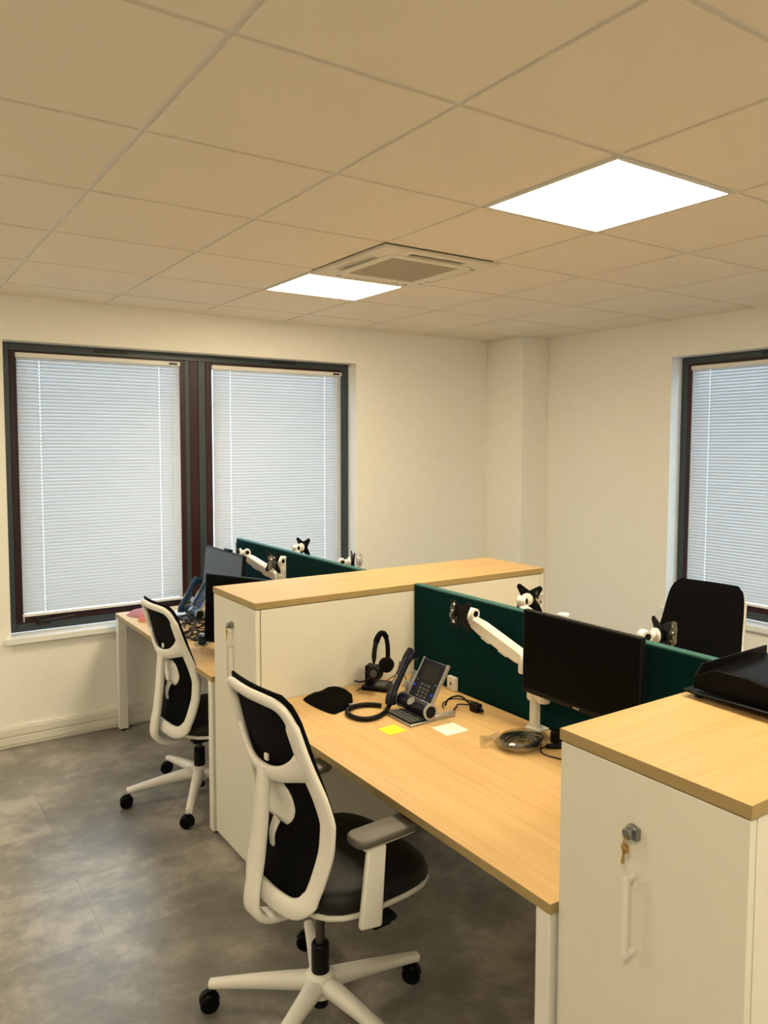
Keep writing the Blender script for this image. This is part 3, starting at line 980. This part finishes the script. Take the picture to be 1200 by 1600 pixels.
# ------------------------------------------------------------------ desk phones (built at the nearer desk, facing -X)
def phone(label, off, body, rz=0):
    r = empty('desk_phone', (1.09 + off[0], .22 + off[1], DZ + .0005), rz)
    tag(r, label, 'phone')
    # local = world offset from (1.09,.22,DZ); x back, y left
    b = MB(); b.box(-.0925, .02, -.086, .076, 0, .009); b.box(.02, .125, -.084, -.066, 0, .020); b.box(.02, .125, .056, .074, 0, .020)
    b.build('foot_plate', SILVER, r, bevel=.003)
    k = MB().box(-.090, -.018, -.083, .073, .009, .014).build('keyboard', BLACKP, r, bevel=.001)
    b = MB()
    for q in range(11):
        for p in range(4):
            b.box(-.086 + p*.0165, -.0735 + p*.0165, -.079 + q*.0136, -.0685 + q*.0136, .014, .0165)
    b.build('key_rows', KEYC, k)
    b = MB(); b.cyl((0, -.082, .040), (0, .098, .040), .0285, 32)
    cy = b.build('hinge_barrel', body, r, smooth=60)
    for y0, y1 in ((-.088, -.081), (.097, .102)):
        MB().lathe([(.022, 0), (.031, 0), (.031, y1 - y0), (.022, y1 - y0)], T(0, y1, .040) @ RX(90), 32).build('silver_ring', SILVER, cy)
    b = MB(); b.cyl((0, -.089, .040), (0, -.082, .040), .0225, 28); b.build('end_disc', BLACKP, cy)
    b = MB(); mm = T(-.020, .010, .060) @ RY(-45)
    b.lathe([(.017, 0), (.017, .003), (.013, .0035), (.013, .002), (.006, .002), (.006, .0045), (.004, .0045)], mm, 24)
    b.build('navigation_wheel', SILVER, cy)
    # tilted panel: from (.005, z .075) to (.085, z .21)
    ang = math.degrees(math.atan2(.135, .080))
    m = T(.004, 0, .066) @ RY(-ang)         # local x runs up the panel, z = outward normal(-x world)
    LP = .160
    b = MB().box(0, LP, -.082, .065, -.014, 0, m)
    pn = b.build('panel', body, r, bevel=.004)
    b = MB()
    b.box(0, LP + .002, -.0855, -.080, -.012, .003, m); b.box(0, LP + .002, .063, .068, -.012, .003, m); b.box(-.002, .003, -.082, .065, -.004, .003, m)
    b.build('silver_trim', SILVER, pn, bevel=.001)
    MB().box(.078, .138, -.058, .030, 0, .0012, m).build('display', LCD, pn)
    b = MB()
    for a_ in range(4):
        for c_ in range(3):
            b.box(.010 + a_*.015, .019 + a_*.015, -.040 + c_*.022, -.027 + c_*.022, 0, .003, m)
    for y in (-.065, .048): MB().box(.068, .076, y - .005, y + .005, 0, .003, m).build('soft_key', KEYC, pn)
    b.build('keypad', KEYC, pn, bevel=.001)
    MB().box(.028, .036, -.072, -.062, 0, .0035, m).build('lit_key', LED, pn)
    MB().box(.044, .052, .046, .056, 0, .0035, m).build('lit_key', LED, pn)
    # cradle + handset on the left
    b = MB().box(.00, .10, .080, .100, -.020, -.004, m); b.box(.02, .05, .078, .125, -.008, 0, m)
    b.build('cradle', SILVER, r, bevel=.003)
    cp = crom([(-.045, .115, .022), (-.040, .116, .055), (-.015, .118, .100), (.015, .120, .150), (.045, .122, .195), (.070, .122, .222)], 5)
    n = len(cp)
    w = [.052 if (t_ < .25 or t_ > .72) else .042 for t_ in [i/(n-1) for i in range(n)]]
    th = [.044 - .014 * math.sin(PI * i/(n-1)) for i in range(n)]
    b = MB(); b.strap(cp, Vector((-1, 0, .5)), w, th, c=.35)
    mmE = T(.075, .122, .205) @ RY(35)
    b.lathe([(.010, -.022), (.024, -.018), (.026, -.004), (.022, .010), (.010, .014)], mmE, 20)
    hs = b.build('handset', body, r, sub=1)
    b = MB(); q = T(-.012, .118, .112) @ RY(-58); b.box(-.020, .020, -.003, .003, .009, .013, q)
    b.build('silver_inlay', SILVER, hs, bevel=.001)
    return r
ph = phone('navy desk phone with tilted display and small keyboard, behind the yellow note', (0, 0), NAVY)
# thick curled handset lead lying on the desk
b = MB()
lp = [(1.046, .338, .757), (1.035, .335, .748), (.995, .300, .7455), (.940, .274, .7455), (.890, .280, .7455), (.866, .325, .7455), (.872, .378, .7455), (.912, .415, .7455), (.965, .420, .7455), (1.005, .398, .7455), (1.024, .372, .7455)]
cp = crom(lp, 8)
b.tube(cp, .0095, 12)
o = b.build('handset_cord', BLACKP, ph)
o.matrix_parent_inverse = Matrix.Identity(4)
o.location = (-1.09, -.22, -DZ - .0005)
phone('blue desk phone with upright handset on the rear desk by the window', (-.115, 2.08), BLUEP)

# cables behind the near phone, wall box on the divider
b = MB()
b.tube(crom([(1.215, .20, .760), (1.25, .22, .775), (1.285, .19, .785), (1.31, .15, .750)], 6), .0035, 8)
b.tube(crom([(1.23, .17, .745), (1.27, .20, .742), (1.30, .22, .742), (1.33, .17, .745), (1.31, .13, .747)], 6), .003, 8)
b.tube(crom([(1.22, .22, .745), (1.26, .27, .740), (1.33, .29, .740), (1.37, .22, .740), (1.33, .14, .745)], 6), .0025, 8)
o = b.build('phone_cables', BLACKP)
tag(o, 'thin black cables looping behind the navy desk phone', 'cable')
pl = empty('power_adapter', (1.315, .135, DZ + .0005))
tag(pl, 'small black plug at the end of the phone cables', 'plug')
MB().box(-.016, .016, -.022, .022, 0, .032).build('plug_body', BLACKP, pl, bevel=.004)
MB().cyl((0, -.022, .015), (0, -.040, .012), .007).build('strain_relief', BLACKP, pl)
r = empty('socket_box', (1.417, .392, .7358))
tag(r, 'small white socket box on the desk against the green divider', 'socket')
MB().box(-.020, -.001, -.026, .026, 0, .058).build('box_body', WHITEP, r, bevel=.002)
MB().box(-.0215, -.019, -.004, .004, .024, .034).build('port', BLACKM, r)

# headset and its stand
st = empty('charging_stand', (1.160, .590, DZ + .0005), R(-52))
tag(st, 'black charging stand under the headset beside the cupboard side', 'headset stand')
MB().prism(rrect(.125, .115, .012), .018, T(0, 0, 0)).build('stand_base', BLACKP, st, bevel=.003)
b = MB(); b.prism([(-.055, .016), (-.020, .016), (-.038, .100), (-.055, .098)], .05, T(0, .025, 0) @ RX(90))
b.build('upright', BLACKP, st, bevel=.003)
MB().box(-.01, .035, -.03, .03, .0178, .0186).build('base_inset', KEYC, st)
hs = empty('headset', (1.148, .565, DZ + .0005))
tag(hs, 'black over-ear headset hanging on the charging stand next to the cloth pouch', 'headset')
wv = Vector((.84, .54, 0)).normalized(); fv = Vector((wv.y, -wv.x, 0))
c0 = Vector((.0, -.01, .150))
band = []
for q in range(17):
    a = PI * q / 16
    band.append(c0 + wv * (-math.cos(a) * .075) + Vector((0, 0, math.sin(a) * .098)))
b = MB(); b.strap([band[0] - Vector((0,0,.05))] + band + [band[-1] - Vector((0,0,.05))], [(p - c0).normalized() if 0 < i < 16 else wv for i, p in enumerate([band[0]] + band + [band[-1]])][:19], .022, .011, c=.35)
b.build('headband', BLACKP, hs, sub=1)
b = MB(); b.strap(band[4:13], [(p - c0).normalized() for p in band[4:13]], .026, .018, c=.35); b.build('headband_padding', POUCH, hs)
for s in (-1, 1):
    cc = c0 + wv * s * .070 + Vector((0, 0, -.055))
    q = Matrix.Translation(cc) @ (wv * s).to_track_quat('Z', 'Y').to_matrix().to_4x4()
    ec = MB().lathe([(.018, -.024), (.032, -.022), (.034, -.012), (.031, -.006), (.031, .004), (.024, .010), (.010, .011)], q, 26).build('ear_cup', BLACKP, hs, smooth=50)
    MB().lathe([(.016, .0100), (.016, .0125), (.008, .0128)], q, 20).build('cup_badge', KEYC, ec)
b = MB(); b.tube(crom([c0 - wv*.075 + Vector((0,0,-.07)), c0 - wv*.082 + fv*(-.05) + Vector((0,0,-.095)), c0 - wv*.07 - fv*.09 + Vector((0,0,-.100))], 6), .004, 8)
b.build('microphone_boom', BLACKP, hs)
b = MB()
b.tube(crom([(1.238, .640, .742), (1.262, .60, .780), (1.235, .54, .850), (1.20, .47, .830), (1.22, .42, .760), (1.27, .38, .740)], 8), .0018, 6)
tag(b.build('headset_cable', BLACKP), 'thin black wire looping up between headset stand and navy phone', 'cable')

# black cloth pouch
def cloth(name, outline, h, z0, matl, seed, n=26, amp=.012, fs_=14):
    cx = sum(p[0] for p in outline)/len(outline); cyy = sum(p[1] for p in outline)/len(outline)
    O = crom([Vector((x, y, 0)) for x, y in outline], 6, True)
    k = len(O); rings = 9
    vs = [(0, 0, h * 1.0)]; fs = []
    for i in range(1, rings + 1):
        t_ = i / rings
        for p in O:
            x, y = (p.x - cx) * t_, (p.y - cyy) * t_
            z = h * (1 - t_ ** 3) + noise.noise(Vector((x * fs_ + seed, y * fs_, seed))) * amp * (1.3 - t_)
            z += abs(noise.noise(Vector((x * 34, y * 34 + seed, 1)))) * amp * .6 * (1 - t_ ** 4)
            vs.append((x, y, max(z, .001 if t_ > .99 else .003)))
    for q in range(k):
        fs.append((0, 1 + q, 1 + (q+1) % k))
    for i in range(rings - 1):
        for q in range(k):
            a, b_ = 1 + i*k + q, 1 + i*k + (q+1) % k
            fs.append((a, a + k, b_ + k, b_))
    fs.append(tuple(1 + (rings-1)*k + q for q in range(k-1, -1, -1)))
    b = MB(); b.add(vs, fs)
    o = b.build(name, matl, None, smooth=60)
    o.location = (cx, cyy, z0)
    return o
o = cloth('cloth_pouch', [(.812, .625), (.900, .668), (.985, .670), (1.020, .600), (.990, .530), (.940, .455), (.870, .420), (.822, .430)], .036, DZ + .0005, POUCH, 4)
tag(o, 'black cloth pouch lying flat on the desk beside the headset', 'pouch')
MB().box(-.006, .020, -.130, -.118, .020, .0215).build('fabric_tag', SILVER, o)
b = MB(); b.tube(crom([(.12, .03, .012), (.145, .035, .012), (.165, .055, .008), (.155, .07, .004)], 5), .002, 6); b.build('drawstring', BLACKP, o)

# notes
o = MB().box(-.0385, .0385, -.038, .038, 0, .0012).build('sticky_note', YELLOW); o.location = (.928, .153, DZ + .0003); o.rotation_euler[2] = R(2)
tag(o, 'bright yellow sticky note on the nearer desk', 'sticky note')
b = MB()
for k, (a, c) in enumerate(((-.02, .018), (-.022, .012), (-.018, .02))):
    b.tube([(-.012 + k*.011 + .0015 * math.sin(q * 2.1), c - (c - a) * q / 14, .0013) for q in range(15)], .0004, 4)
b.build('handwriting', INK, o)
o = MB().box(-.050, .050, -.047, .047, 0, .0012).build('paper_note', PAPER); o.location = (1.110, .041, DZ + .0003); o.rotation_euler[2] = R(-2)
tag(o, 'blank white square of paper on the nearer desk', 'paper')

# bag of cables at the monitor arm foot
r = empty('bagged_cable', (1.215, -.225, DZ + .0015))
tag(r, 'coiled cable in a clear plastic bag in front of the monitor arm foot', 'cable')
b = MB()
for k in range(4):
    rr_ = .052 + .006 * k
    b.tube([(rr_ * 1.15 * math.cos(a + k), rr_ * .85 * math.sin(a + k) , .010 + .006 * k + .004 * math.sin(2*a + k)) for a in [2*PI*q/28 for q in range(28)]], .0042, 8, closed=True)
b.build('coil', mat('dark grey lead', (.03, .03, .03), .4), r)
b = MB()
vs, fs = [], []
NU, NV = 30, 12
for i in range(NV + 1):
    t_ = i / NV
    for j in range(NU):
        a = 2*PI*j/NU
        w = math.sin(PI * t_) ** .5 if 0 < i < NV else 0.05
        x = .098 * w * math.cos(a) ; y = .076 * w * math.sin(a); z = .022 - .020 * math.cos(PI * t_)
        nv = noise.noise_vector(Vector((x*45, y*45, z*45))) * .012
        vs.append((x + nv.x, y + nv.y, max(.001, z + nv.z * .8 * w)))
for i in range(NV):
    for j in range(NU):
        j2 = (j+1) % NU
        fs.append((i*NU+j, i*NU+j2, (i+1)*NU+j2, (i+1)*NU+j))
b.add(vs, fs)
# twisted neck of the bag
b.tube([(-.06 - .012*q, .055 + .004*q, .024 + .003*math.sin(q)) for q in range(6)], .01, 8, rr=[.020, .016, .010, .012, .016, .018])
b.build('clear_bag', PLASTIC, r, smooth=15)
r = empty('power_plug', (1.345, -.262, DZ + .0005), R(25))
tag(r, 'black mains plug on the desk between monitor arm and near cupboard', 'plug')
MB().box(-.019, .019, -.017, .017, 0, .042).build('plug_body', BLACKP, r, bevel=.005)
b = MB()
b.cyl((0, -.017, .012), (-.0, -.034, .009), .008); b.tube(crom([(0, -.030, .009), (-.01, -.07, .004), (-.01, -.11, .004), (-.04, -.18, .004)], 6), .0035, 8)
b.build('lead', BLACKP, r)
r = empty('cable_connector', (1.300, -.302, DZ + .0005), R(-35))
tag(r, 'black cable connector lying beside the bagged cable', 'connector')
MB().box(-.034, .030, -.010, .010, 0, .016).build('connector_body', BLACKP, r, bevel=.005)
b = MB(); b.tube(crom([(-.032, 0, .008), (-.055, -.02, .004), (-.05, -.06, .003), (.0, -.10, .003), (.06, -.12, .003)], 6), .0022, 6); b.build('lead', BLACKP, r)

# ------------------------------------------------------------------ rear desk clutter
o = cloth('pink_cloth', [(.655, 2.60), (.70, 2.66), (.78, 2.67), (.80, 2.58), (.76, 2.50), (.70, 2.50)], .030, DZ + .0005, mat('dusty pink fabric', (.42, .17, .20), .85), 9)
tag(o, 'dusty pink folded cloth at the far end of the rear desk', 'cloth')
o = cloth('pink_pouch', [(.668, 2.41), (.70, 2.47), (.77, 2.475), (.80, 2.42), (.77, 2.365), (.70, 2.36)], .055, DZ + .0005, PINK, 12, amp=.008)
tag(o, 'salmon pink pouch at the rear desk edge in front of the pink cloth', 'pouch')
rnd = random.Random(5)
b = MB()
for k in range(26):
    cx, cyy = rnd.uniform(.74, .92), rnd.uniform(1.78, 2.16)
    p = Vector((cx, cyy, .742)); pts = [p.copy()]
    a = rnd.uniform(0, 2*PI)
    for q in range(5):
        a += rnd.uniform(-1.2, 1.2)
        p = p + Vector((math.cos(a) * .07, math.sin(a) * .09, 0))
        p.x = min(max(p.x, .70), 1.02); p.y = min(max(p.y, 1.74), 2.20)
        p.z = .742 + abs(rnd.gauss(0, .022))
        pts.append(p.copy())
    b.tube(crom(pts, 5), rnd.choice((.003, .004, .0045)), 6)
o = b.build('cable_tangle', BLACKP)
tag(o, 'tangle of black cables spread over the rear desk beside the second chair', 'cables', kind='stuff')
r = empty('cable_bundle', (.80, 1.69, DZ + .0005), R(30))
tag(r, 'blue and white tied cable bundle at the front of the cable tangle', 'cable')
b = MB()
for k in range(5):
    b.tube([(.040 * math.cos(a), (.014 + .003*k) * math.sin(a), .012 + .009*k + .004*math.sin(3*a+k)) for a in [2*PI*q/18 for q in range(18)]], .004, 6, closed=True)
b.build('loops', BLUEP, r)
MB().box(-.008, .008, -.024, .024, .002, .058).build('tie', mat('pale blue tag', (.45, .6, .8), .5), r, bevel=.002)
r = empty('paper_sheet', (.93, 2.50, DZ + .0005), R(20))
tag(r, 'white paper sheet on the rear desk under the blue phone', 'paper')
MB().box(-.10, .10, -.07, .07, 0, .0015).build('sheet', PAPER, r)
# ------------------------------------------------------------------ black tray on the near cupboard
r = empty('document_tray', (1.24, -1.12, TOP + .0005), R(2))
tag(r, 'glossy black desk tray on the wooden top of the near cupboard', 'tray')
def sheetmesh(nx, ny, f):
    b = MB(); vs = []; fs = []
    for i in range(nx+1):
        for j in range(ny+1):
            vs.append(f(i/nx, j/ny))
    for i in range(nx):
        for j in range(ny):
            a = i*(ny+1)+j
            fs.append((a, a+1, a+ny+2, a+ny+1))
    b.add(vs, fs); return b
# lower tray: wavy raised floor and low rim
def low(u, v):
    x = -.205 + .38*u; y = -.27 + .44*v
    x += (.030 * v * (1 - u))
    z = .008 + .006 * abs(math.sin(v * PI * 1.1)) * (1-u) + .002
    if u < .02 or v > .98: z += .004
    return (x, y, z)
sheetmesh(14, 18, low).build('lower_tray', GLOSSB, r, solid=.004)
for x, y in ((-.15, .14), (.15, .14), (-.14, -.19), (.15, -.19)):
    MB().lathe([(.010, 0), (.010, .006), (.006, .008)], T(x, y, 0), 14).build('rubber_foot', BLACKP, r)
def uptray(u, v):
    x = -.135 + .32*u; y = -.205 + .35*v
    z = .028 + .030 * v
    return (x, y, z)
sheetmesh(4, 6, uptray).build('upper_tray', GLOSSB, r, solid=.004)
b = MB()
# sloped back and side walls with a cut corner
b.prism([(-.150, .020), (.20, .020), (.20, .078), (-.120, .078), (-.150, .050)], .005, T(0, .155, 0) @ RX(90))
b.prism([(-.215, .014), (.155, .020), (.155, .050), (.10, .078), (.02, .078), (-.215, .040)], .005, T(-.152, 0, 0) @ RZ(90) @ RX(90))
b.build('tray_wall', GLOSSB, r, bevel=.0015)
